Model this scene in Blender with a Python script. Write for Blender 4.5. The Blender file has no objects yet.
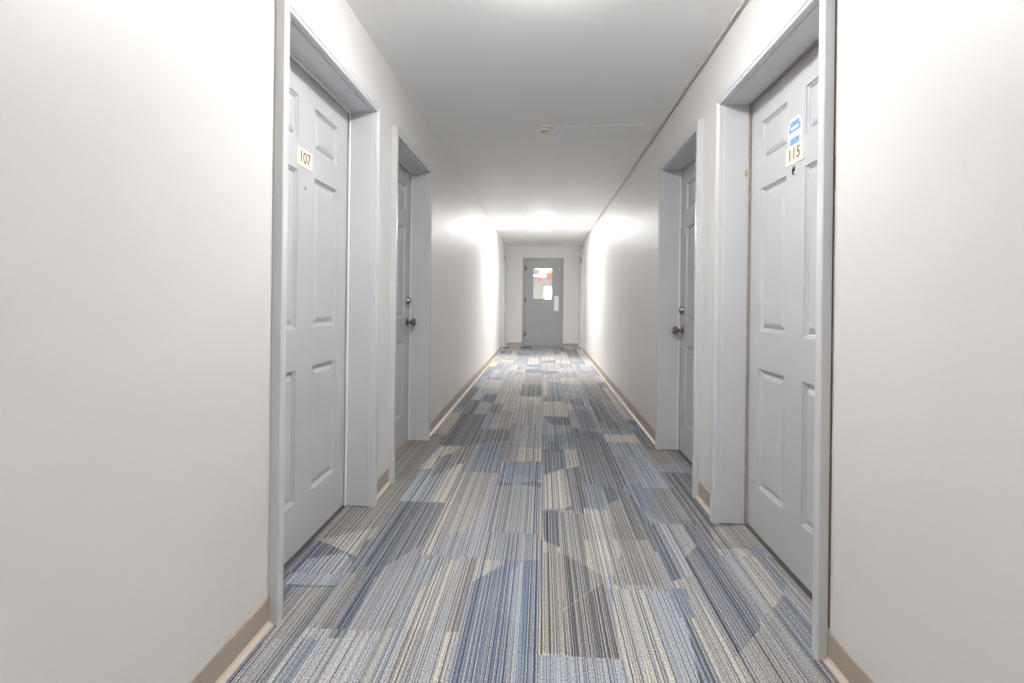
import bpy, bmesh, math, random
from mathutils import Matrix, Vector
C = bpy.context.scene.collection
PI = math.pi
XL, XR, HC, YE, YB = -0.880, 0.865, 2.374, 11.98, -3.6   # walls, ceiling height, end wall, wall behind the camera

# ------------------------------------------------------------------ materials
def lin(c):
    c = c / 255.0
    return c / 12.92 if c <= 0.04045 else ((c + 0.055) / 1.055) ** 2.4
def rgb(r, g, b): return (lin(r), lin(g), lin(b), 1.0)

class NT:
    def __init__(s, name):
        s.m = bpy.data.materials.new(name); s.m.use_nodes = True
        s.t = s.m.node_tree; s.t.nodes.clear()
        s.out = s.n('ShaderNodeOutputMaterial'); s.b = s.n('ShaderNodeBsdfPrincipled')
        s.l(s.b.outputs[0], s.out.inputs[0])
    def n(s, k, **kw):
        x = s.t.nodes.new(k)
        for a, v in kw.items(): setattr(x, a, v)
        return x
    def l(s, a, b): s.t.links.new(a, b)
    def math(s, op, a, b=None, c=None, clamp=False):
        x = s.n('ShaderNodeMath', operation=op); x.use_clamp = clamp
        for i, v in enumerate((a, b, c)):
            if v is None: continue
            if isinstance(v, (int, float)): x.inputs[i].default_value = v
            else: s.l(v, x.inputs[i])
        return x.outputs[0]
    def mix(s, f, a, b, blend='MIX'):
        x = s.n('ShaderNodeMix', data_type='RGBA', blend_type=blend)
        for i, v in ((0, f), (6, a), (7, b)):
            if isinstance(v, (int, float)): x.inputs[i].default_value = v
            elif isinstance(v, tuple): x.inputs[i].default_value = v
            else: s.l(v, x.inputs[i])
        return x.outputs[2]
    def ramp(s, f, lo, hi):
        x = s.n('ShaderNodeMapRange'); x.interpolation_type = 'SMOOTHSTEP'
        x.inputs[1].default_value = lo; x.inputs[2].default_value = hi
        s.l(f, x.inputs[0]); return x.outputs[0]
    def noise(s, vec, scale, detail=2, dims='3D', rough=0.5):
        x = s.n('ShaderNodeTexNoise', noise_dimensions=dims)
        x.inputs['Scale'].default_value = scale; x.inputs['Detail'].default_value = detail
        x.inputs['Roughness'].default_value = rough
        if vec is not None: s.l(vec, x.inputs['W'] if dims == '1D' else x.inputs['Vector'])
        return x.outputs[0]
    def bump(s, h, strength, dist):
        x = s.n('ShaderNodeBump'); x.inputs['Strength'].default_value = strength
        x.inputs['Distance'].default_value = dist
        s.l(h, x.inputs['Height']); s.l(x.outputs[0], s.b.inputs['Normal'])

def paint(name, col, rough=0.45, bump=0.15, bscale=180, chips=False, wear=0.03, ior=1.45):
    t = NT(name); o = t.n('ShaderNodeTexCoord').outputs['Object']
    v = t.noise(o, 2.3, 3)
    dark = tuple(x * (1 - wear * 3) for x in col[:3]) + (1,)
    c = t.mix(t.ramp(v, 0.35, 0.7), dark, col)
    if chips:
        vo = t.n('ShaderNodeTexVoronoi'); vo.inputs['Scale'].default_value = 9
        t.l(o, vo.inputs['Vector'])
        c = t.mix(t.ramp(vo.outputs['Distance'], 0.045, 0.02), c, rgb(232, 232, 230))
    t.l(c, t.b.inputs['Base Color']) if not isinstance(c, tuple) else None
    t.b.inputs['Roughness'].default_value = rough; t.b.inputs['IOR'].default_value = ior
    t.bump(t.noise(o, bscale, 4), bump, 0.0012)
    return t.m

def plain(name, col, rough=0.5, metal=0.0, var=0.06):
    t = NT(name); o = t.n('ShaderNodeTexCoord').outputs['Object']
    v = t.noise(o, 30, 3)
    dark = tuple(x * (1 - var) for x in col[:3]) + (1,)
    t.l(t.mix(v, dark, col), t.b.inputs['Base Color'])
    t.b.inputs['Roughness'].default_value = rough; t.b.inputs['Metallic'].default_value = metal
    return t.m

def emit(name, col, strength):
    t = NT(name)
    t.b.inputs['Base Color'].default_value = col
    t.b.inputs['Emission Color'].default_value = col
    t.b.inputs['Emission Strength'].default_value = strength
    t.b.inputs['Roughness'].default_value = 0.4
    return t.m

M = {}
M['wall'] = paint('warm_white_wall_paint', rgb(222, 220, 217), 0.46, 0.22, 120, wear=0.006)
M['ceiling'] = paint('ceiling_paint', rgb(246, 246, 246), 0.55, 0.25, 90, wear=0.006)
M['trim'] = paint('grey_trim_paint', rgb(205, 206, 209), 0.33, 0.25, 140, chips=False, wear=0.012)
M['casing'] = paint('grey_casing_paint', rgb(206, 207, 209), 0.36, 0.12, 140, chips=True, wear=0.012)
M['door'] = paint('grey_door_paint', rgb(196, 197, 200), 0.38, 0.2, 60, wear=0.015)
M['steel'] = paint('grey_steel_door_paint', rgb(166, 167, 169), 0.38, 0.15, 90, wear=0.02)
M['base'] = paint('taupe_vinyl_base', rgb(178, 164, 151), 0.5, 0.1, 150, wear=0.02)
M['toe'] = paint('cream_vinyl_toe', rgb(212, 199, 184), 0.35, 0.1, 150, wear=0.02)
M['strip'] = plain('white_weatherstrip', rgb(246, 246, 246), 0.4)
M['darksill'] = plain('dark_brown_sill', rgb(92, 84, 76), 0.7)
M['stripd'] = plain('worn_brown_weatherstrip', rgb(188, 170, 152), 0.7, var=0.5)
M['nickel'] = plain('worn_nickel', rgb(170, 160, 145), 0.22, 1.0)
M['dark'] = plain('dark_metal', rgb(52, 50, 48), 0.4, 0.6)
M['plate'] = plain('cream_plastic_plate', rgb(250, 236, 216), 0.5)
M['digit'] = plain('brown_engraving', rgb(96, 70, 48), 0.6)
M['white'] = plain('white_plastic', rgb(232, 229, 222), 0.4)
M['offwhite'] = plain('cream_plastic', rgb(226, 220, 206), 0.4)
M['cable'] = plain('white_cable_sheath', rgb(225, 223, 219), 0.45)
M['bluestk'] = plain('blue_sticker_print', rgb(128, 170, 218), 0.4)
M['whitestk'] = plain('white_sticker', rgb(236, 244, 250), 0.35)
M['wood'] = plain('bare_tan_wood', rgb(196, 176, 148), 0.7, var=0.3)
M['browncable'] = plain('pale_brown_cable_sheath', rgb(176, 160, 148), 0.5)
M['crack'] = plain('brown_caulk_gap', rgb(122, 98, 84), 0.8, var=0.5)
M['lamp'] = emit('glowing_diffuser', (1.0, 0.993, 0.984, 1), 32.5)
M['lampfar'] = emit('glowing_diffuser_far', (1.0, 0.993, 0.984, 1), 87.0)
M['lampback_added'] = emit('added_diffuser_back', (1.0, 0.993, 0.984, 1), 26.0)
M['lobbylamp'] = emit('glowing_lobby_panel', (1, 1, 1, 1), 5.0)
M['redsign'] = emit('lit_red_sign', rgb(232, 130, 132), 0.12)
M['orangesign'] = emit('lit_orange_sign', rgb(238, 160, 132), 0.14)
M['steelplate'] = plain('brushed_pale_plate', rgb(240, 240, 242), 0.3, 0.0)

def glass_mat():
    t = NT('clear_glass'); t.t.nodes.remove(t.b)
    g = t.n('ShaderNodeBsdfTransparent'); gl = t.n('ShaderNodeBsdfGlossy'); gl.inputs['Roughness'].default_value = 0.03
    fr = t.n('ShaderNodeFresnel'); fr.inputs['IOR'].default_value = 1.45
    g.inputs[0].default_value = (0.93, 0.95, 0.95, 1)
    mx = t.n('ShaderNodeMixShader'); t.l(fr.outputs[0], mx.inputs[0]); t.l(g.outputs[0], mx.inputs[1]); t.l(gl.outputs[0], mx.inputs[2])
    t.l(mx.outputs[0], t.out.inputs[0]); return t.m
M['glass'] = glass_mat()

def carpet_mat():
    t = NT('striped_loop_carpet')
    ge = t.n('ShaderNodeNewGeometry').outputs['Position']
    sep = t.n('ShaderNodeSeparateXYZ'); t.l(ge, sep.inputs[0])
    X, Y = sep.outputs[0], sep.outputs[1]
    A = t.n('ShaderNodeAttribute', attribute_name='tone_a'); B = t.n('ShaderNodeAttribute', attribute_name='tone_b')
    S = t.n('ShaderNodeAttribute', attribute_name='seed')
    seed = S.outputs['Fac']
    # the rows of tufting wander a little along their length
    wob = t.math('MULTIPLY', t.math('SUBTRACT', t.noise(Y, 45, 2, '1D'), 0.5), 0.0022)
    xx = t.math('ADD', t.math('ADD', X, wob), t.math('MULTIPLY', seed, 13.7))
    w1 = t.noise(xx, 85, 2, '1D'); w2 = t.noise(xx, 150, 1, '1D'); w3 = t.noise(t.math('ADD', xx, 5.3), 230, 1, '1D')
    w4 = t.noise(t.math('ADD', xx, 9.1), 110, 0, '1D')
    c = t.mix(t.ramp(w1, 0.46, 0.54), A.outputs['Color'], B.outputs['Color'])
    c = t.mix(t.math('MULTIPLY', t.ramp(w2, 0.56, 0.61), 0.80), c, rgb(56, 58, 64))
    c = t.mix(t.math('MULTIPLY', t.ramp(w3, 0.58, 0.63), 0.68), c, rgb(214, 206, 197))
    c = t.mix(t.math('MULTIPLY', t.ramp(w4, 0.66, 0.72), 0.45), c, rgb(112, 132, 160))
    # yarn speckle: loops 3 mm wide, 6 mm long
    mp = t.n('ShaderNodeMapping'); mp.inputs['Scale'].default_value = (1, 0.5, 1); t.l(ge, mp.inputs[0])
    sp = t.noise(mp.outputs[0], 300, 2, rough=0.7)
    sp2 = t.noise(mp.outputs[0], 900, 1)
    k = t.math('ADD', t.math('MULTIPLY', t.math('SUBTRACT', sp, 0.5), 3.2), t.math('MULTIPLY', t.math('SUBTRACT', sp2, 0.5), 1.4))
    k = t.math('ADD', k, 1.0)
    k = t.math('MAXIMUM', k, 0.25)
    vm = t.n('ShaderNodeVectorMath', operation='SCALE'); t.l(c, vm.inputs[0]); t.l(k, vm.inputs['Scale'])
    t.l(vm.outputs[0], t.b.inputs['Base Color'])
    t.b.inputs['Roughness'].default_value = 0.95
    t.b.inputs['Specular IOR Level'].default_value = 0.15
    t.bump(t.math('ADD', sp, t.math('MULTIPLY', w2, 0.6)), 0.5, 0.003)
    return t.m
M['carpet'] = carpet_mat()

# ------------------------------------------------------------------ mesh helpers
def box(bm, x0, x1, y0, y1, z0, z1, bev=0.0):
    t = bmesh.new()
    v = [t.verts.new((x, y, z)) for x in (x0, x1) for y in (y0, y1) for z in (z0, z1)]
    for f in ((0, 1, 3, 2), (4, 6, 7, 5), (0, 4, 5, 1), (2, 3, 7, 6), (0, 2, 6, 4), (1, 5, 7, 3)):
        t.faces.new([v[i] for i in f])
    bmesh.ops.recalc_face_normals(t, faces=t.faces)
    if bev: bmesh.ops.bevel(t, geom=t.edges[:], offset=bev, segments=2, profile=0.5, affect='EDGES')
    me = bpy.data.meshes.new('tmp'); t.to_mesh(me); t.free()
    bm.from_mesh(me); bpy.data.meshes.remove(me)

def lathe(bm, prof, axis='z', seg=32, at=(0, 0, 0)):
    """prof: (radius, height) pairs; axis z or y"""
    rings = []
    for r, h in prof:
        ring = []
        for i in range(seg):
            a = 2 * PI * i / seg
            p = (r * math.cos(a), r * math.sin(a), h) if axis == 'z' else (r * math.cos(a), h, r * math.sin(a))
            ring.append(bm.verts.new((p[0] + at[0], p[1] + at[1], p[2] + at[2])))
        rings.append(ring)
    for a, b in zip(rings, rings[1:]):
        for i in range(seg):
            j = (i + 1) % seg
            bm.faces.new((a[i], a[j], b[j], b[i]))
    for ring in (rings[0], rings[-1]):
        bm.faces.new(ring)
    bmesh.ops.recalc_face_normals(bm, faces=bm.faces)

def tube(bm, pts, r, seg=8):
    rings = []
    for i, p in enumerate(pts):
        a = Vector(pts[max(i - 1, 0)]); b = Vector(pts[min(i + 1, len(pts) - 1)])
        d = (b - a).normalized(); u = d.cross(Vector((0, 0, 1)))
        if u.length < 1e-3: u = Vector((1, 0, 0))
        u.normalize(); w = u.cross(d)
        rings.append([bm.verts.new(Vector(p) + u * r * math.cos(2 * PI * k / seg) + w * r * math.sin(2 * PI * k / seg)) for k in range(seg)])
    for a, b in zip(rings, rings[1:]):
        for k in range(seg):
            j = (k + 1) % seg
            bm.faces.new((a[k], a[j], b[j], b[k]))
    bm.faces.new(rings[0]); bm.faces.new(rings[-1])
    bmesh.ops.recalc_face_normals(bm, faces=bm.faces)

def obj(name, bm, mat, parent=None, smooth=False):
    me = bpy.data.meshes.new(name); bm.to_mesh(me); bm.free()
    me.materials.append(mat)
    if smooth:
        for p in me.polygons: p.use_smooth = True
        me.set_sharp_from_angle(angle=math.radians(38))
    o = bpy.data.objects.new(name, me); C.objects.link(o)
    if parent: o.parent = parent
    return o
def boxes(name, lst, mat, parent=None, bev=0.0):
    bm = bmesh.new()
    for b in lst: box(bm, *b, bev=bev)
    return obj(name, bm, mat, parent)
def tag(o, label, cat, kind=None, group=None):
    o['label'] = label; o['category'] = cat
    if kind: o['kind'] = kind
    if group: o['group'] = group
    return o
def empty(name, loc, rz, label, cat, kind=None, group=None):
    o = bpy.data.objects.new(name, None); C.objects.link(o)
    o.empty_display_size = 0.1
    o.location = loc; o.rotation_euler = (0, 0, rz)
    return tag(o, label, cat, kind, group)

# ------------------------------------------------------------------ room shell
# side, outer casing start, end along Y
OUT_T, REV, CW, CT = 2.071, 0.004, 0.048, 0.032   # casing outer top, reveal, casing width, casing thickness
JT = 0.018
doorsL = [(1.615, 2.618), (2.905, 3.860), (11.05, 11.92)]
doorsR = [(1.582, 2.574), (2.850, 3.805), (11.05, 11.92)]
OPT = OUT_T - CW - REV                     # clear opening height

def wall_side(name, x0, x1, doors, label):
    bm = bmesh.new(); y = YB - 0.15
    for a, b in doors:
        ra, rb = a + CW + REV - JT, b - CW - REV + JT          # rough opening
        box(bm, x0, x1, y, ra, 0, HC)
        box(bm, x0, x1, ra, rb, OPT + JT, HC)
        y = rb
    box(bm, x0, x1, y, YE + 0.14, 0, HC)
    return tag(obj(name, bm, M['wall']), label, 'wall', 'structure')
WT = 0.19
wall_side('wall_left', XL - WT, XL, doorsL, 'long warm white corridor wall on the left, with the 107 doorway')
wall_side('wall_right', XR, XR + WT, doorsR, 'long warm white corridor wall on the right, with the 115 doorway')
EDX0, EDX1, EDT = -0.478, 0.478, 2.085     # end door frame, outer
bm = bmesh.new(); rj = 0.03
box(bm, XL, EDX0 + rj, YE, YE + 0.14, 0, HC); box(bm, EDX1 - rj, XR, YE, YE + 0.14, 0, HC)
box(bm, EDX0 + rj, EDX1 - rj, YE, YE + 0.14, EDT - rj, HC)
tag(obj('wall_end', bm, M['wall']), 'short white wall at the far end of the corridor around the windowed door', 'wall', 'structure')
tag(boxes('wall_back', [(XL, XR, YB - 0.15, YB, 0, HC)], M['wall']), 'white wall closing the corridor behind the camera', 'wall', 'structure')
tag(boxes('ceiling', [(XL - WT, XR + WT, YB - 0.15, YE + 0.14, HC, HC + 0.12)], M['ceiling']), 'smooth white ceiling running the length of the corridor', 'ceiling', 'structure')

# ------------------------------------------------------------------ carpet
K = dict(cream=((200, 194, 184), (178, 173, 166)), taupe=((146, 141, 135), (170, 164, 157)), gray=((152, 153, 157), (172, 170, 167)),
         ltblue=((162, 169, 181), (172, 173, 176)), blue=((121, 135, 154), (144, 152, 166)), navy=((89, 97, 112), (114, 119, 130)),
         char=((101, 103, 109), (131, 130, 130)))
rnd = random.Random(41)
def area(p): return abs(sum(p[i][0] * p[(i + 1) % len(p)][1] - p[(i + 1) % len(p)][0] * p[i][1] for i in range(len(p)))) / 2
def cut(p, a, b):
    """split convex p by the line a->b: (left part, right part)"""
    def s(q): return (b[0] - a[0]) * (q[1] - a[1]) - (b[1] - a[1]) * (q[0] - a[0])
    L, R = [], []
    for i in range(len(p)):
        q, r = p[i], p[(i + 1) % len(p)]; sq, sr = s(q), s(r)
        if sq >= 0: L.append(q)
        if sq <= 0: R.append(q)
        if sq * sr < 0:
            t = sq / (sq - sr); m = (q[0] + (r[0] - q[0]) * t, q[1] + (r[1] - q[1]) * t); L.append(m); R.append(m)
    return (L if len(L) > 2 and area(L) > 1e-6 else None), (R if len(R) > 2 and area(R) > 1e-6 else None)
FX0, FX1, FY0, FY1 = XL - WT, XR + WT, YB - 0.15, YE + 0.14
seam = {0: 1.54, 1: 1.915, 2: 2.50, 3: 2.21, -1: 2.34, -2: 2.11, -3: 1.61, -4: 1.93, 4: 1.7, -5: 2.3}
CWD, PL = 0.25, 1.05
pieces = []           # polygon, kind, seed
def kinds(): return rnd.choices(['cream', 'taupe', 'gray', 'ltblue', 'blue', 'navy', 'char'], [17, 19, 16, 15, 13, 10, 10])[0]
for col in range(-5, 5):
    n0 = int((FY0 - seam[col]) / PL) - 2
    for n in range(n0, n0 + 20):
        y0 = seam[col] + n * PL; y1 = y0 + PL; x0 = col * CWD; x1 = x0 + CWD
        x0, x1, yy0, yy1 = max(x0, FX0), min(x1, FX1), max(y0, FY0), min(y1, FY1)
        if x0 >= x1 or yy0 >= yy1: continue
        polys = [[(x0, yy0), (x1, yy0), (x1, yy1), (x0, yy1)]]
        for _ in range(rnd.choice([1, 2, 2, 3])):
            if rnd.random() < 0.72:
                yc = rnd.uniform(y0 + .15, y1 - .15); sl = rnd.choice([0, 1.0, -1.0, 0.7, -.7]) * rnd.uniform(.5, 1)
                a, b = (x0, yc - sl * (x1 - x0) / 2), (x1, yc + sl * (x1 - x0) / 2)
            else:
                xc = rnd.uniform(x0 + .06, x1 - .06); a, b = (xc, y0), (xc + 1e-4, y1)
            np_ = []
            for p in polys:
                if rnd.random() < 0.8: np_ += [q for q in cut(p, a, b) if q]
                else: np_.append(p)
            polys = np_
        sd = rnd.random(); bk = rnd.choices(['cream', 'gray', 'taupe', 'ltblue', 'blue', 'char'], [3, 5, 4, 4, 3, 2])[0]
        for p in polys: pieces.append((p, kinds(), (sd, bk)))
PATCH = [  # tonal patches of the nearest planks, floor coordinates in metres
    ('cream', [(0.009, 3.132), (0.153, 3.281), (0.168, 2.650), (0.126, 2.646), (0.093, 2.617), (0.010, 2.609)]),
    ('navy', [(0.009, 3.683), (0.163, 3.699), (0.160, 3.281), (0.016, 3.133)]),
    ('char', [(0.056, 3.921), (0.132, 3.872), (0.134, 3.696), (0.038, 3.686)]),
    ('cream', [(0.163, 3.699), (0.252, 3.708), (0.248, 3.331), (0.165, 3.262)]),
    ('char', [(0.178, 3.263), (0.261, 3.332), (0.240, 2.737), (0.171, 2.703)]),
    ('blue', [(0.236, 2.996), (0.343, 3.006), (0.334, 2.639), (0.259, 2.619)]),
    ('navy', [(0.344, 3.016), (0.469, 3.014), (0.493, 2.846), (0.355, 2.720)]),
    ('taupe', [(0.355, 2.720), (0.430, 2.797), (0.422, 2.216), (0.357, 2.136), (0.323, 2.133)]),
    ('char', [(0.431, 2.803), (0.497, 2.871), (0.531, 2.510), (0.536, 2.226), (0.424, 2.208)]),
    ('blue', [(0.469, 3.014), (0.583, 3.025), (0.585, 2.562), (0.540, 2.558), (0.497, 2.871)]),
    ('navy', [(0.010, 2.609), (0.093, 2.617), (0.086, 2.221), (0.019, 2.276)]),
    ('gray', [(0.093, 2.617), (0.167, 2.624), (0.179, 2.121), (0.103, 2.115), (0.086, 2.221)]),
    ('cream', [(0.221, 2.654), (0.334, 2.639), (0.323, 2.133), (0.221, 2.125)]),
    ('taupe', [(0.014, 2.169), (0.093, 2.176), (0.073, 1.554), (0.004, 1.549)]),
    ('char', [(0.093, 2.176), (0.194, 2.065), (0.187, 1.901), (0.097, 1.790), (0.082, 1.776)]),
    ('cream', [(0.093, 2.290), (0.345, 2.312), (0.348, 2.094), (0.246, 1.976), (0.191, 1.908), (0.194, 2.065), (0.089, 2.194)]),
    ('char', [(0.248, 1.962), (0.254, 1.677), (0.244, 1.542), (0.079, 1.544), (0.082, 1.764)]),
    ('taupe', [(0.316, 2.108), (0.383, 2.315), (0.486, 2.324), (0.480, 1.950), (0.269, 1.946)]),
    ('cream', [(0.269, 1.945), (0.394, 1.947), (0.385, 1.456), (0.250, 1.446), (0.244, 1.542)]),
    ('ltblue', [(0.394, 1.947), (0.488, 1.945), (0.483, 1.685), (0.452, 1.462), (0.385, 1.456)]),
    ('ltblue', [(0.004, 1.540), (0.244, 1.540), (0.250, 1.446), (-0.001, 1.427)]),
    ('blue', [(-0.177, 2.267), (0.009, 2.283), (-0.001, 1.427), (-0.042, 1.424)]),
    ('ltblue', [(-0.149, 1.929), (-0.068, 2.093), (-0.048, 1.423), (-0.106, 1.419)]),
    ('blue', [(-0.242, 3.388), (0.005, 3.391), (-0.003, 3.059), (-0.145, 2.970), (-0.243, 3.001)]),
    ('cream', [(-0.163, 3.733), (0.004, 3.672), (0.005, 3.400), (-0.168, 3.396)]),
    ('ltblue', [(-0.218, 4.341), (0.003, 4.438), (0.004, 3.672), (-0.163, 3.733)]),
    ('gray', [(-0.243, 3.001), (-0.145, 2.970), (-0.003, 3.059), (0.002, 2.106), (-0.224, 2.087)]),
    ('cream', [(-0.484, 3.141), (-0.299, 3.140), (-0.281, 2.635), (-0.324, 2.306), (-0.407, 2.298), (-0.489, 2.420)]),
    ('blue', [(-0.444, 3.757), (-0.268, 3.830), (-0.246, 3.388), (-0.299, 3.140), (-0.449, 3.163)]),
    ('ltblue', [(-0.462, 2.294), (-0.330, 2.347), (-0.316, 2.080), (-0.441, 2.069)]),
    ('navy', [(-0.759, 2.217), (-0.676, 2.224), (-0.705, 1.990), (-0.745, 1.940)]),
    ('navy', [(-0.668, 2.017), (-0.630, 2.020), (-0.613, 1.568), (-0.659, 1.564)]),
    ('taupe', [(-0.745, 1.940), (-0.668, 2.017), (-0.668, 1.636), (-0.750, 1.630)]),
    ('gray', [(-0.615, 1.997), (-0.511, 2.199), (-0.490, 1.767), (-0.522, 1.575), (-0.594, 1.569)]),
    ('ltblue', [(-0.482, 2.075), (-0.301, 2.081), (-0.298, 1.404), (-0.460, 1.392)]),
    ('cream', [(-0.378, 2.080), (-0.326, 2.079), (-0.367, 1.399), (-0.425, 1.395), (-0.437, 1.823)]),
    ('blue', [(-0.253, 1.921), (-0.121, 2.088), (-0.090, 1.420), (-0.246, 1.408)]),
    ('ltblue', [(-0.674, 1.553), (-0.520, 1.570), (-0.540, 1.386), (-0.621, 1.380)]),
    ('ltblue', [(-0.945, 1.850), (-0.755, 1.854), (-0.740, 2.003), (-0.812, 2.099), (-0.944, 2.036)]),
    ('taupe', [(-0.934, 1.829), (-0.755, 1.844), (-0.760, 1.571), (-0.838, 1.397), (-0.875, 1.620)]),
    ('navy', [(-0.752, 1.947), (-0.701, 1.943), (-0.709, 2.221), (-0.764, 2.217)]),
    ('blue', [(-0.746, 1.557), (-0.677, 1.553), (-0.687, 1.375), (-0.738, 1.371)]),
    ('gray', [(-0.837, 1.550), (-0.746, 1.557), (-0.738, 1.371), (-0.841, 1.363)]),
    ('char', [(0.684, 2.551), (0.684, 2.289), (0.752, 2.320), (0.763, 2.558)]),
    ('navy', [(0.683, 2.284), (0.752, 2.320), (0.742, 1.765), (0.724, 1.721), (0.588, 1.572), (0.599, 2.165)]),
    ('blue', [(0.543, 1.941), (0.530, 1.763), (0.475, 1.758), (0.463, 1.935)]),
    ('taupe', [(0.805, 2.487), (0.985, 2.502), (0.984, 2.295), (0.761, 2.276)]),
    ('ltblue', [(0.759, 2.271), (0.835, 2.277), (0.812, 1.846), (0.758, 1.781)]),
    ('cream', [(0.835, 2.277), (0.906, 2.283), (0.894, 1.935), (0.814, 1.838)]),
    ('blue', [(0.982, 2.290), (0.953, 2.030), (0.894, 1.935), (0.906, 2.283)]),
    ('blue', [(0.818, 1.839), (0.900, 1.927), (0.901, 1.735), (0.809, 1.555)]),
    ('gray', [(0.718, 1.707), (0.808, 1.815), (0.819, 1.489), (0.728, 1.482)]),
    ('taupe', [(0.649, 1.637), (0.718, 1.707), (0.728, 1.482), (0.645, 1.476)]),
    ('cream', [(0.570, 2.119), (0.588, 1.572), (0.592, 1.472), (0.516, 1.466)]),
    ('navy', [(-0.778, 3.943), (-0.608, 3.961), (-0.571, 3.721), (-0.751, 3.702)]),
    ('cream', [(-0.727, 3.689), (-0.579, 3.705), (-0.664, 3.186), (-0.773, 3.176)]),
    ('navy', [(-0.694, 3.426), (-0.614, 3.535), (-0.545, 3.255), (-0.665, 3.025)]),
    ('cream', [(0.021, 5.441), (0.239, 5.467), (0.239, 4.796), (0.015, 4.770)]),
    ('navy', [(0.015, 4.746), (0.250, 4.749), (0.247, 4.434), (0.095, 4.417)]),
    ('navy', [(0.278, 5.637), (0.439, 5.657), (0.443, 5.307), (0.322, 5.292)]),
    ('blue', [(0.307, 5.291), (0.473, 5.311), (0.489, 4.358), (0.333, 4.243)])
]
for kind, pp in PATCH:
    if sum(pp[i][0] * pp[(i + 1) % len(pp)][1] - pp[(i + 1) % len(pp)][0] * pp[i][1] for i in range(len(pp))) < 0: pp = pp[::-1]
    new = []
    for p, k, sd in pieces:
        rest = [p]; inside = p
        outs = []
        for i in range(len(pp)):
            a, b = pp[i], pp[(i + 1) % len(pp)]
            if inside is None: break
            inside, o_ = cut(inside, a, b)
            if o_: outs.append(o_)
        if inside is None: new.append((p, k, sd))
        else:
            new.append((inside, kind, sd)); new += [(o_, k, sd) for o_ in outs]
    pieces = new
verts, faces = [], []
for p, k, sd in pieces:
    faces.append(list(range(len(verts), len(verts) + len(p)))); verts += [(x, y, 0.0) for x, y in p]
me = bpy.data.meshes.new('floor'); me.from_pydata(verts, [], faces)
for nm, idx in (('tone_a', 0), ('tone_b', 1)):
    at = me.attributes.new(nm, 'FLOAT_COLOR', 'FACE')
    r2 = random.Random(7 + idx)
    for i, (p, k, sd) in enumerate(pieces):
        j = r2.uniform(.94, 1.06); c = K[k][0] if idx == 0 else [0.45 * a_ + 0.55 * b_ for a_, b_ in zip(K[k][1], K[sd[1]][0])]
        at.data[i].color = rgb(*[min(255, q * j) for q in c])
at = me.attributes.new('seed', 'FLOAT', 'FACE')
for i, (p, k, sd) in enumerate(pieces): at.data[i].value = sd[0]
me.materials.append(M['carpet'])
fl = bpy.data.objects.new('floor', me); C.objects.link(fl)
tag(fl, 'blue, grey and cream striped plank carpet covering the corridor floor', 'floor', 'structure')
# slab thickness beneath the carpet
fb = boxes('subfloor', [(FX0, FX1, FY0, FY1, -0.1, -0.002)], M['taupe'] if 'taupe' in M else M['base'], fl)

# ------------------------------------------------------------------ baseboards
BH, BT = 0.09, 0.004
def base_prof(bm, pts, d0, d1):
    """sweep a (out, z) profile from d0 to d1; both are ((x,y), (outx,outy))"""
    ra = []
    for (px, py), (nx, ny) in (d0, d1):
        ra.append([bm.verts.new((px + nx * u, py + ny * u, z)) for u, z in pts])
    n = len(pts)
    for i in range(n):
        j = (i + 1) % n
        bm.faces.new((ra[0][i], ra[0][j], ra[1][j], ra[1][i]))
    bm.faces.new(ra[0]); bm.faces.new(ra[1])
VP = [(0, 0.0), (0, BH), (BT * .6, BH), (BT, BH - .003), (BT, 0.016), (BT, 0)]
TP = [(BT, 0.0), (BT, 0.017), (0.008, 0.009), (0.017, 0.005), (0.019, 0.0)]
def baseboard(name, segs, label):
    bm = bmesh.new(); b2 = bmesh.new()
    for s in segs:
        base_prof(bm, VP, *s); base_prof(b2, TP, *s)
    for b in (bm, b2): bmesh.ops.recalc_face_normals(b, faces=b.faces)
    o = tag(obj(name, bm, M['base']), label, 'baseboard', 'structure')
    t = obj('toe_strip', b2, M['toe'], o); t['label'] = 'cream toe strip'
    return o
def ysegs(x, n, doors, ys=YB, ye=YE):
    r = []; y = ys
    for a, b in doors: r.append((((x, y), (n, 0)), ((x, a), (n, 0)))); y = b
    r.append((((x, y), (n, 0)), ((x, ye), (n, 0)))); return r
baseboard('baseboard_left', ysegs(XL, 1, doorsL), 'taupe vinyl baseboard along the left wall between the doors')
baseboard('baseboard_right', ysegs(XR, -1, doorsR), 'taupe vinyl baseboard along the right wall between the doors')
baseboard('baseboard_end', [(((XL, YE), (0, -1)), ((EDX0, YE), (0, -1))), (((EDX1, YE), (0, -1)), ((XR, YE), (0, -1)))],
          'short taupe baseboard either side of the far end door')

# ------------------------------------------------------------------ door frames and doors
# local frame of a doorway: x along the wall, y out of the wall into the corridor, z up; y = 0 is the wall face
CP = [(0, 0), (0, .023), (.002, .026), (.013, .027), (.015, .030), (.034, CT), (.046, CT), (CW, CT - .002), (CW, 0)]
def casing_piece(bm, kind, hw, top, cp=CP):
    """hw: half width at the inner casing edge, top: inner casing edge height; mitred at 45 degrees"""
    if kind == 'head': ends = [(-1, 0), (1, 0)]
    rings = []
    n = len(cp)
    if kind in ('l', 'r'):
        s = -1 if kind == 'l' else 1
        rings.append([bm.verts.new((s * (hw + u), t, 0)) for u, t in cp])
        rings.append([bm.verts.new((s * (hw + u), t, top + u)) for u, t in cp])
    else:
        for s in (-1, 1): rings.append([bm.verts.new((s * (hw + u), t, top + u)) for u, t in cp])
    for i in range(n):
        j = (i + 1) % n
        bm.faces.new((rings[0][i], rings[0][j], rings[1][j], rings[1][i]))
    bm.faces.new(rings[0]); bm.faces.new(rings[1])
    bmesh.ops.recalc_face_normals(bm, faces=bm.faces)

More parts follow.
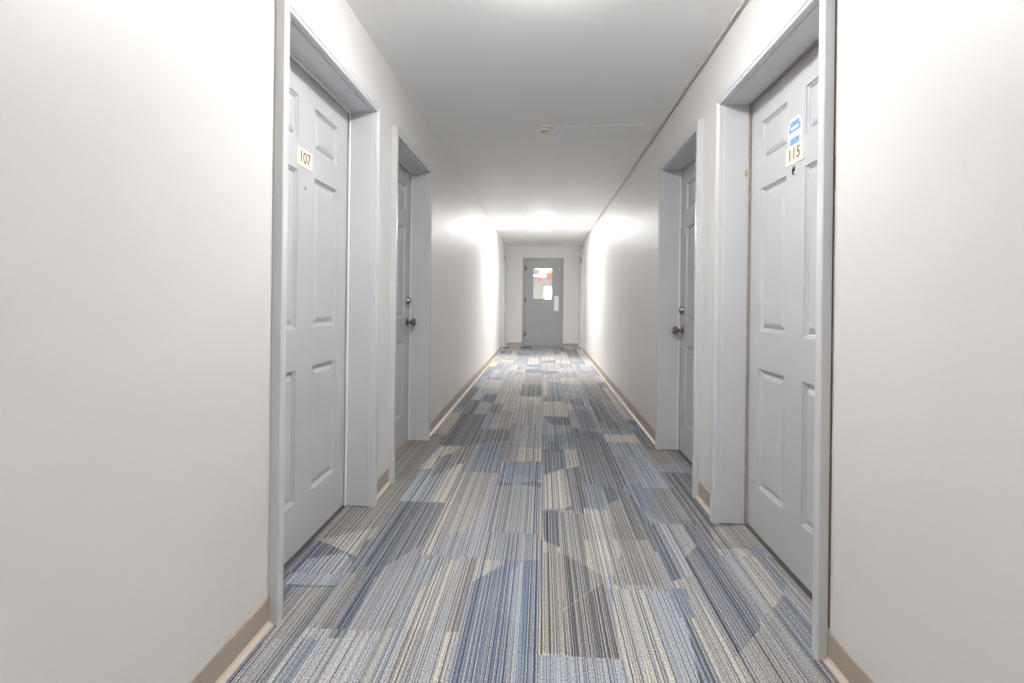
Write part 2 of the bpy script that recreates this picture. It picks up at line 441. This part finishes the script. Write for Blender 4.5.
def doorway(n, side, a, b, label, strip='white', gap=False):
    x = XL if side == 'l' else XR
    rz = -PI / 2 if side == 'l' else PI / 2
    cy = (a + b) / 2; hw_out = (b - a) / 2
    r = empty('trim_%d' % n, (x, cy, 0), rz, label, 'door frame', 'structure')
    hi = hw_out - CW; op = hi - REV
    for k in ('l', 'r', 'head'):
        bm = bmesh.new(); casing_piece(bm, k, hi, OPT + REV)
        obj('casing', bm, M['casing'], r)
    D = 0.19
    for s in (-1, 1):
        bm = bmesh.new(); box(bm, min(s * op, s * (op + JT)), max(s * op, s * (op + JT)), -D, 0, 0.004, OPT, bev=0.0015); obj('jamb', bm, M['trim'], r)
    bm = bmesh.new(); box(bm, -op - JT, op + JT, -D, 0, OPT, OPT + JT, bev=0.0015); obj('head_jamb', bm, M['trim'], r)
    sm = M['strip'] if strip == 'white' else M['stripd']
    bm = bmesh.new(); yb = -0.120; q = 0.007
    for s in (-1, 1): box(bm, min(s * op, s * (op - q)), max(s * op, s * (op - q)), yb, yb + .008, 0.004, OPT, bev=0.002)
    box(bm, -op + q, op - q, yb, yb + .008, OPT - q, OPT, bev=0.002)
    w = obj('weatherstrip', bm, sm, r); w['label'] = 'white weatherstrip' if strip == 'white' else 'worn brown weatherstrip'
    bm = bmesh.new(); box(bm, -op, op, -D, -0.116, 0.0, 0.006, bev=0.001); tt = obj('threshold', bm, M['wood'] if n == 2 else M['darksill'], r)
    if n == 2: tt['label'] = 'tan threshold strip'
    if gap:
        rg = random.Random(5); bm = bmesh.new(); z = 0.1; s = -1 if side == 'r' else 1
        while z < 2.05:
            h = rg.uniform(.05, .22); t = rg.uniform(.0006, .0035)
            box(bm, min(s * hw_out, s * (hw_out + t)), max(s * hw_out, s * (hw_out + t)), 0, .004, z, min(z + h, 2.07)); z += h
        g = obj('caulk_gap', bm, M['crack'], r); g['label'] = 'cracked brown caulk line beside the casing'
    return r, op

def slab_face(bm, hw, z0, z1, thick, panels):
    """door leaf with moulded raised panels on its corridor face (y = 0), built as a grid with sunk rings"""
    xs = sorted({-hw, hw} | {p[0] for p in panels} | {p[1] for p in panels})
    zs = sorted({z0, z1} | {p[2] for p in panels} | {p[3] for p in panels})
    cache = {}
    def V(x, y, z):
        k = (round(x, 5), round(y, 5), round(z, 5))
        if k not in cache: cache[k] = bm.verts.new((x, y, z))
        return cache[k]
    for i in range(len(xs) - 1):
        for j in range(len(zs) - 1):
            x0, x1, a, b = xs[i], xs[i + 1], zs[j], zs[j + 1]
            if any(p[0] - 1e-6 <= x0 and x1 <= p[1] + 1e-6 and p[2] - 1e-6 <= a and b <= p[3] + 1e-6 for p in panels): continue
            bm.faces.new([V(x0, 0, a), V(x1, 0, a), V(x1, 0, b), V(x0, 0, b)])
    for (x0, x1, a, b) in panels:
        prev = None
        for off, d in ((0, 0), (.003, -.007), (.008, -.0075), (.012, -.014), (.022, -.014), (.026, -.009), (.040, -.003)):
            ring = [V(x0 + off, d, a + off), V(x1 - off, d, a + off), V(x1 - off, d, b - off), V(x0 + off, d, b - off)]
            if prev:
                for q in range(4): bm.faces.new([prev[q], prev[(q + 1) % 4], ring[(q + 1) % 4], ring[q]])
            prev = ring
        bm.faces.new(prev)
    # back and edges
    B = [V(-hw, -thick, z0), V(hw, -thick, z0), V(hw, -thick, z1), V(-hw, -thick, z1)]
    bm.faces.new(B[::-1])
    for i in range(len(xs) - 1):
        for z in (z0, z1):
            bm.faces.new([V(xs[i], 0, z), V(xs[i + 1], 0, z)] + ([V(xs[-1], -thick, z)] if i == len(xs) - 2 else []) + ([V(xs[0], -thick, z)] if i == 0 else [])) if 0 else None
    loopb = [V(x, 0, z0) for x in xs]; bm.faces.new(loopb + [B[1], B[0]])
    loopt = [V(x, 0, z1) for x in xs]; bm.faces.new((loopt + [B[2], B[3]])[::-1])
    ll = [V(-hw, 0, z) for z in zs]; bm.faces.new((ll + [B[3], B[0]])[::-1])
    lr = [V(hw, 0, z) for z in zs]; bm.faces.new(lr + [B[2], B[1]])
    bmesh.ops.recalc_face_normals(bm, faces=bm.faces)

def text_mesh(s, size, cx, z, y, parent, mat, depth=0.0006, stretch=1.0):
    cu = bpy.data.curves.new('t', 'FONT'); cu.body = s; cu.size = size; cu.align_x = 'CENTER'; cu.align_y = 'CENTER'
    cu.extrude = depth; cu.resolution_u = 4
    o = bpy.data.objects.new('t', cu); C.objects.link(o)
    dg = bpy.context.evaluated_depsgraph_get()
    me = bpy.data.meshes.new_from_object(o.evaluated_get(dg))
    bpy.data.objects.remove(o); bpy.data.curves.remove(cu)
    mt = Matrix(((-stretch, 0, 0, cx), (0, 0, 1, y), (0, 1, 0, z), (0, 0, 0, 1)))
    me.transform(mt); me.materials.clear(); me.materials.append(mat)
    d = bpy.data.objects.new('number', me); C.objects.link(d); d.parent = parent
    return d

def knob(parent, x, z, s=1):
    bm = bmesh.new()
    lathe(bm, [(.001, 0), (.033, 0), (.033, .004), (.026, .009), (.014, .012), (.012, .030), (.016, .034), (.025, .040), (.029, .050), (.028, .060), (.020, .068), (.001, .070)], 'y', 32, (x, 0, z))
    return obj('door_knob', bm, M['nickel'], parent, smooth=True)
def bolt(parent, x, z):
    bm = bmesh.new()
    lathe(bm, [(.001, 0), (.030, 0), (.030, .006), (.026, .016), (.022, .024), (.012, .025), (.001, .0255)], 'y', 32, (x, 0, z))
    box(bm, x - .0012, x + .0012, .025, .0262, z - .006, z + .006)
    return obj('deadbolt', bm, M['nickel'], parent, smooth=True)

PANELS = lambda hw: [(s0, s1, a, b) for (s0, s1) in ((-(hw - .120), -.075), (.075, hw - .120)) for (a, b) in ((.222, .768), (.937, 1.592), (1.712, 1.897))]
def door(n, side, a, b, label, latch=0.0, kz=.9, bz=1.05, off=0.0):
    x = XL - 0.128 if side == 'l' else XR + 0.128
    rz = -PI / 2 if side == 'l' else PI / 2
    cy = (a + b) / 2; op = (b - a) / 2 - CW - REV
    r = empty('door_%d' % n, (x, cy, 0), rz, label, 'door', 'structure')
    bm = bmesh.new(); hw = op - .003
    slab_face(bm, hw, .010, OPT - .003, .040, [(p[0] + off, p[1] + off, p[2], p[3]) for p in PANELS(hw)]); obj('door_leaf', bm, M['door'], r)
    if latch:
        knob(r, latch * (hw - .055), kz); bolt(r, latch * (hw - .055), bz)
    return r, hw

def plate(r, x, z, s, h=.076, w=.140):
    bm = bmesh.new(); box(bm, x - w / 2, x + w / 2, 0, .003, z - h / 2, z + h / 2, bev=.0008)
    p = obj('number_plate', bm, M['plate'], r); p['label'] = 'cream plate reading ' + s
    text_mesh(s, .067, x, z, .0034, p, M['digit'], stretch=1.0)
def peephole(r, x, z, rad=.007):
    bm = bmesh.new(); lathe(bm, [(.001, 0), (rad, 0), (rad, .002), (rad * .7, .0035), (rad * .5, .002), (.001, .0018)], 'y', 20, (x, 0, z))
    return obj('peephole', bm, M['nickel'], r, smooth=True)

# local x of world Y: left wall x = cy - Y ; right wall x = Y - cy
d1, hw = door(1, 'l', *doorsL[0], 'grey six-panel apartment door 107, nearest on the left wall')
plate(d1, -(2.094 - 2.1165), 1.650, '107'); peephole(d1, -(2.105 - 2.1165), 1.528, .006)
doorway(1, 'l', *doorsL[0], 'grey door frame around apartment door 107')
d2, hw = door(2, 'l', *doorsL[1], 'grey six-panel door with knob and deadbolt, second on the left wall', latch=-1, kz=.895, bz=1.055)
doorway(2, 'l', *doorsL[1], 'grey door frame around the second door on the left wall')
d3, hw = door(3, 'r', *doorsR[0], 'grey six-panel apartment door 115 with round blue sticker, nearest on the right wall', off=.012)
plate(d3, 2.097 - 2.078, 1.661, '115'); peephole(d3, 2.100 - 2.078, 1.605, .009)
bm = bmesh.new(); tube(bm, [(2.100 - 2.078, .003, 1.603), (2.100 - 2.078, .006, 1.594), (2.100 - 2.078, .005, 1.580)], .004)
obj('peephole_cover', bm, M['dark'], d3, smooth=True)
# octagonal sticker with blue bands
def octa(bm, cx, cz, w, h, y0, y1, c=.3):
    pts = [(-w + w * c, -h), (w - w * c, -h), (w, -h + h * c), (w, h - h * c), (w - w * c, h), (-w + w * c, h), (-w, h - h * c), (-w, -h + h * c)]
    a = [bm.verts.new((cx + px, y0, cz + pz)) for px, pz in pts]; b = [bm.verts.new((cx + px, y1, cz + pz)) for px, pz in pts]
    bm.faces.new(a); bm.faces.new(b)
    for i in range(8): bm.faces.new((a[i], a[(i + 1) % 8], b[(i + 1) % 8], b[i]))
    bmesh.ops.recalc_face_normals(bm, faces=bm.faces)
sx, sz = 2.097 - 2.078, 1.748
bm = bmesh.new(); octa(bm, sx, sz, .056, .058, 0, .0012, .42); st = obj('sticker', bm, M['whitestk'], d3); st['label'] = 'white octagonal sticker with blue bands'
bm = bmesh.new()
box(bm, sx - .047, sx + .047, .0012, .0018, sz + .004, sz + .014); box(bm, sx - .046, sx - .032, .0012, .0018, sz + .014, sz + .030)
box(bm, sx + .033, sx + .045, .0012, .0018, sz + .014, sz + .030)
box(bm, sx - .036, sx + .036, .0012, .0018, sz + .026, sz + .047); box(bm, sx - .038, sx + .038, .0012, .0018, sz - .047, sz - .020)
obj('sticker_print', bm, M['bluestk'], st)
t3, op = doorway(3, 'r', *doorsR[0], 'grey door frame around apartment door 115, cracked caulk at its near edge', strip='brown', gap=True)
bm = bmesh.new()
lathe(bm, [(.0005, 0), (.010, 0), (.008, .0015), (.0005, .002)], 'y', 14)
bm.transform(Matrix.Translation((op, -.104, 1.69)) @ Matrix.Diagonal((1, .8, 1.9, 1)) @ Matrix.Rotation(PI / 2, 4, 'Z'))
sc_ = obj('strike_gouge', bm, M['wood'], t3); sc_['label'] = 'patch of bare tan wood on the jamb'
d4, hw = door(4, 'r', *doorsR[1], 'grey six-panel door with knob and deadbolt, second on the right wall', latch=1, kz=.870, bz=1.010)
doorway(4, 'r', *doorsR[1], 'grey door frame around the second door on the right wall', strip='white')
for n, s, nm in ((5, 'l', 'left'), (6, 'r', 'right')):
    D_ = doorsL[2] if s == 'l' else doorsR[2]
    door(n, s, *D_, 'grey door in the %s wall at the far end, seen edge-on' % nm)
    doorway(n, s, *D_, 'grey door frame at the far end of the %s wall' % nm)

# ------------------------------------------------------------------ end door with window
te = empty('trim_7', (0, YE, 0), PI, 'grey steel frame around the windowed door at the far end', 'door frame', 'structure')
fw = 0.055
for s in (-1, 1):
    bm = bmesh.new(); x0, x1 = sorted((s * EDX1, s * (EDX1 - fw))); box(bm, x0, x1, -.14, .012, 0.001, EDT, bev=.002)
    obj('jamb', bm, M['steel'], te)
    bm = bmesh.new(); x0, x1 = sorted((s * (EDX1 - fw), s * (EDX1 - fw - .014))); box(bm, x0, x1, -.10, -.075, 0.001, EDT - fw, bev=.001)
    obj('door_stop', bm, M['steel'], te)
bm = bmesh.new(); box(bm, -EDX1 + fw, EDX1 - fw, -.14, .012, EDT - fw, EDT, bev=.002); obj('head_jamb', bm, M['steel'], te)
de = empty('door_7', (0, YE + .02, 0), PI, 'grey steel door with a square glass window and push plate, at the corridor end', 'door', 'structure')
hw = EDX1 - fw - .004; zt = EDT - fw - .006; th = .044
gx0, gx1, gz0, gz1 = -.228, .245, 1.10, 1.845        # local x is mirrored
bm = bmesh.new()
box(bm, -hw, gx0, -th, 0, .012, zt); box(bm, gx1, hw, -th, 0, .012, zt); box(bm, gx0, gx1, -th, 0, .012, gz0); box(bm, gx0, gx1, -th, 0, gz1, zt)
obj('door_leaf', bm, M['steel'], de)
bm = bmesh.new(); q = .022
for (x0, x1, z0, z1) in ((gx0 - .004, gx0 + q, gz0 - .004, gz1 + .004), (gx1 - q, gx1 + .004, gz0 - .004, gz1 + .004), (gx0 + q, gx1 - q, gz0 - .004, gz0 + q), (gx0 + q, gx1 - q, gz1 - q, gz1 + .004)):
    box(bm, x0, x1, 0, .009, z0, z1, bev=.003)
wf = obj('window_frame', bm, M['steel'], de)
bm = bmesh.new(); box(bm, gx0, gx1, -.025, -.019, gz0, gz1); obj('pane', bm, M['glass'], wf)
bm = bmesh.new(); box(bm, -.369, -.264, 0, .004, .842, 1.192, bev=.0015); pp = obj('push_plate', bm, M['steelplate'], de); pp['label'] = 'pale rectangular push plate'
for z in (1.83, 1.09, .29):
    bm = bmesh.new(); lathe(bm, [(.010, -.055), (.011, -.05), (.011, .05), (.010, .055)], 'z', 12, (hw - .004, .010, z))
    box(bm, hw - .022, hw - .006, -.001, .006, z - .05, z + .05)
    obj('hinge', bm, M['dark'], de)
bm = bmesh.new(); box(bm, -.385, -.365, 0, .012, 1.80, 1.85, bev=.004); obj('door_contact', bm, M['white'], de)

# ------------------------------------------------------------------ lobby beyond the end door
LX0, LX1, LY0, LY1, LH = -1.5, 1.5, YE + .14, 28.0, 2.4
tag(boxes('wall_lobby', [(LX0 - .1, LX0, LY0, LY1, 0, LH), (LX1, LX1 + .1, LY0, LY1, 0, LH),
    (LX0 - .1, XL - .0, LY0 - .1, LY0, 0, LH),(XR + .0, LX1 + .1, LY0 - .1, LY0, 0, LH), (XL, XR, LY0 - .0, LY0 + .02, HC, LH),
    (LX0, -1.2, LY1, LY1 + .1, 0, LH), (-.75, .08, LY1, LY1 + .1, 0, LH), (.95, LX1, LY1, LY1 + .1, 0, LH), (.08, .95, LY1, LY1 + .1, 1.88, LH), (-1.2, -.75, LY1, LY1 + .1, 1.75, LH)], M['wall']), 'pale lobby walls seen through the end door window', 'wall', 'structure')
tag(boxes('floor_lobby', [(LX0, LX1, LY0, LY1, -.1, 0)], M['base']), 'lobby floor beyond the end door', 'floor', 'structure')
tag(boxes('ceiling_lobby', [(LX0, LX1, LY0, LY1, LH, LH + .1)], M['ceiling']), 'lobby ceiling beyond the end door', 'ceiling', 'structure')
M['daylight'] = emit('bright_daylight_outdoors', (0.93, 0.96, 1.0, 1), 2.0)
w = boxes('window_1', [(.08, .95, LY1 + .03, LY1 + .04, 0, 1.88), (-1.2, -.75, LY1 + .03, LY1 + .04, 0, 1.75)], M['daylight'])
tag(w, 'blown-out bright daylight opening at the far side of the lobby', 'window', 'structure')
def panel_light(x, y, w_, d, label):
    r = empty('ceiling_panel', (x, y, LH), 0, label, 'ceiling light', group=None)
    bm = bmesh.new(); box(bm, -w_ - .02, w_ + .02, -d - .02, d + .02, -.03, 0, bev=.004); obj('frame', bm, M['white'], r)
    bm = bmesh.new(); box(bm, -w_, w_, -d, d, -.036, -.028); obj('diffuser', bm, M['lobbylamp'], r)
panel_light(.05, 14.6, .30, .30, 'first lobby ceiling panel, unseen, added to light the lobby just past the end door')  # added panel, hidden above the window's view, brightens the lobby
panel_light(.05, 17.4, .30, .30, 'second lobby ceiling panel, unseen, added to light the lobby beyond the end door')  # another out-of-view panel put in for lobby brightness
panel_light(.06, 20.5, .38, .30, 'third glowing lobby ceiling panel, at the top of the end door window')
panel_light(-.47, 26.0, .30, .30, 'farthest glowing lobby ceiling panel, at the left of the end door window')
def hang_sign(x, y, z, w_, h_, m, label):
    r = empty('hanging_sign', (x, y, z), 0, label, 'sign')
    bm = bmesh.new(); box(bm, -w_, w_, -.02, .02, -h_, h_, bev=.006); obj('sign_body', bm, m, r)
    bm = bmesh.new(); box(bm, -.012, .012, -.012, .012, h_, LH - z); obj('stem', bm, M['white'], r)
hang_sign(-.095, YE + 3.1, 1.705, .085, .065, M['redsign'], 'small lit red sign seen through the left of the end door window')
hang_sign(.200, YE + 2.6, 1.785, .10, .09, M['orangesign'], 'larger lit orange-red sign at the right of the end door window')

# ------------------------------------------------------------------ ceiling fittings
NEARY = 1.82
def ceiling_lamp(x, y, mat, label):
    r = empty('ceiling_light', (x, y, HC), 0, label, 'ceiling light', group=None)
    bm = bmesh.new(); lathe(bm, [(.001, 0), (.165, 0), (.168, -.006), (.166, -.020), (.158, -.024), (.001, -.024)], 'z', 48); obj('base_ring', bm, M['white'], r, smooth=True)
    bm = bmesh.new(); lathe(bm, [(.001, -.024), (.152, -.024), (.149, -.031), (.136, -.039), (.10, -.046), (.05, -.050), (.001, -.051)], 'z', 48); obj('diffuser', bm, mat, r, smooth=True)
ceiling_lamp(-.012, 8.68, M['lampfar'], 'round glowing flush ceiling light towards the far end of the corridor')
def deep_lamp(x, y, mat, label):
    r = empty('ceiling_light', (x, y, HC), 0, label, 'ceiling light')
    bm = bmesh.new(); lathe(bm, [(.001, 0), (.145, 0), (.150, -.004), (.148, -.014), (.001, -.016)], 'z', 48); obj('base_ring', bm, M['white'], r, smooth=True)
    bm = bmesh.new(); lathe(bm, [(.001, -.016), (.132, -.016), (.140, -.028), (.138, -.048), (.122, -.064), (.08, -.074), (.001, -.077)], 'z', 48); obj('diffuser', bm, mat, r, smooth=True)
deep_lamp(0, NEARY, M['lamp'], 'round ceiling light just ahead of the camera, above the frame')
deep_lamp(0, -1.9, M['lampback_added'], 'unseen round lamp added behind the camera to brighten the near corridor')  # added out of view to lift the near walls and jambs

sd = empty('smoke_detector', (0, 3.86, HC), 0, 'round cream smoke detector on the ceiling, wired to the right wall', 'smoke detector')
bm = bmesh.new(); lathe(bm, [(.001, 0), (.062, 0), (.064, -.004), (.062, -.012), (.050, -.016), (.001, -.016)], 'z', 40); obj('mounting_base', bm, M['offwhite'], sd, smooth=True)
bm = bmesh.new(); lathe(bm, [(.001, -.016), (.047, -.016), (.052, -.021), (.051, -.029), (.041, -.034), (.001, -.034)], 'z', 40); obj('housing', bm, M['offwhite'], sd, smooth=True)
bm = bmesh.new(); lathe(bm, [(.001, -.034), (.026, -.034), (.026, -.041), (.001, -.041)], 'z', 24); obj('sensor_vents', bm, M['dark'], sd, smooth=True)
bm = bmesh.new(); lathe(bm, [(.001, -.041), (.030, -.041), (.031, -.046), (.024, -.051), (.001, -.052)], 'z', 32); obj('cap', bm, M['offwhite'], sd, smooth=True)
bm = bmesh.new(); lathe(bm, [(.001, 0), (.042, 0), (.043, -.008), (.034, -.014), (.022, -.034), (.001, -.038)], 'z', 28, (-.022, 10.95, HC))
tag(obj('heat_detector', bm, M['white'], smooth=True), 'tiny white dome detector on the ceiling just before the end wall', 'detector')
# wire from the detector to the wall, and the cable pair along the corner
rc = random.Random(3)
pts = [(.062, 3.83, HC - .006)]
for i in range(1, 16):
    t_ = i / 15; pts.append((.062 + (XR - .02 - .062) * t_, 3.83 + .012 * math.sin(t_ * 7) - .01 * t_, HC - .0035))
bm = bmesh.new(); tube(bm, pts, .0042)
tag(obj('detector_wire', bm, M['cable'], smooth=True), 'thin white wire running across the ceiling from the smoke detector', 'wire')
pts = []; y = YB
while y < YE - .02:
    pts.append((XR - .012 - .005 * abs(math.sin(y * 1.7)), y, HC - .0045 - rc.random() * .002)); y += .22
bm = bmesh.new(); tube(bm, pts, .0048)
cb = tag(obj('corner_cable', bm, M['cable'], smooth=True), 'white cable stapled along the corner of ceiling and right wall', 'cable')
pts2 = []; y = YB
while y < YE - .02:
    pts2.append((XR - .0035, y, HC - .016 - rc.random() * .002)); y += .22
bm = bmesh.new(); tube(bm, pts2, .0015)
tag(obj('corner_cable', bm, M['browncable'], smooth=True), 'thinner brown cable just under the white corner cable', 'cable')
for i, yy in enumerate((2.9, 4.6, 6.6)):
    bm = bmesh.new(); box(bm, XR - .022, XR - .0, yy - .004, yy + .004, HC - .011, HC - .001, bev=.001)
    obj('cable_clip', bm, M['white'], cb)

# ------------------------------------------------------------------ world, camera
wd = bpy.data.worlds.new('World'); bpy.context.scene.world = wd; wd.use_nodes = True
wd.node_tree.nodes['Background'].inputs[0].default_value = (.8, .87, 1, 1)
wd.node_tree.nodes['Background'].inputs[1].default_value = .6

f, vx, vy, roll, h = 511.46, 542.77, 301.01, .0121, 1.063
th_ = math.atan((vx - 512) / f); c_, s_ = math.cos(th_), math.sin(th_)
right = Vector((c_, s_, 0)); fwd = Vector((-s_, c_, 0)); up = Vector((0, 0, 1))
r2 = right * math.cos(roll) + up * math.sin(roll); u2 = up * math.cos(roll) - right * math.sin(roll)
cam = bpy.data.cameras.new('camera'); co = bpy.data.objects.new('camera', cam); C.objects.link(co)
mw = Matrix((r2, u2, -fwd)).transposed().to_4x4(); mw.translation = Vector((0, 0, h)); co.matrix_world = mw
cam.sensor_width = 36; cam.lens = 36 * f / 1024
cam.shift_y = -(341.5 - vy) / 1024; cam.clip_start = .02
sc = bpy.context.scene; sc.camera = co
sc.view_settings.view_transform = 'Standard'; sc.view_settings.look = 'None'
sc.view_settings.gamma = 1; sc.view_settings.use_curve_mapping = False
sc.view_settings.exposure = 2.02
sc.cycles.use_denoising = True
sc.cycles.max_bounces = 14; sc.cycles.diffuse_bounces = 10
sc.cycles.sample_clamp_indirect = 8
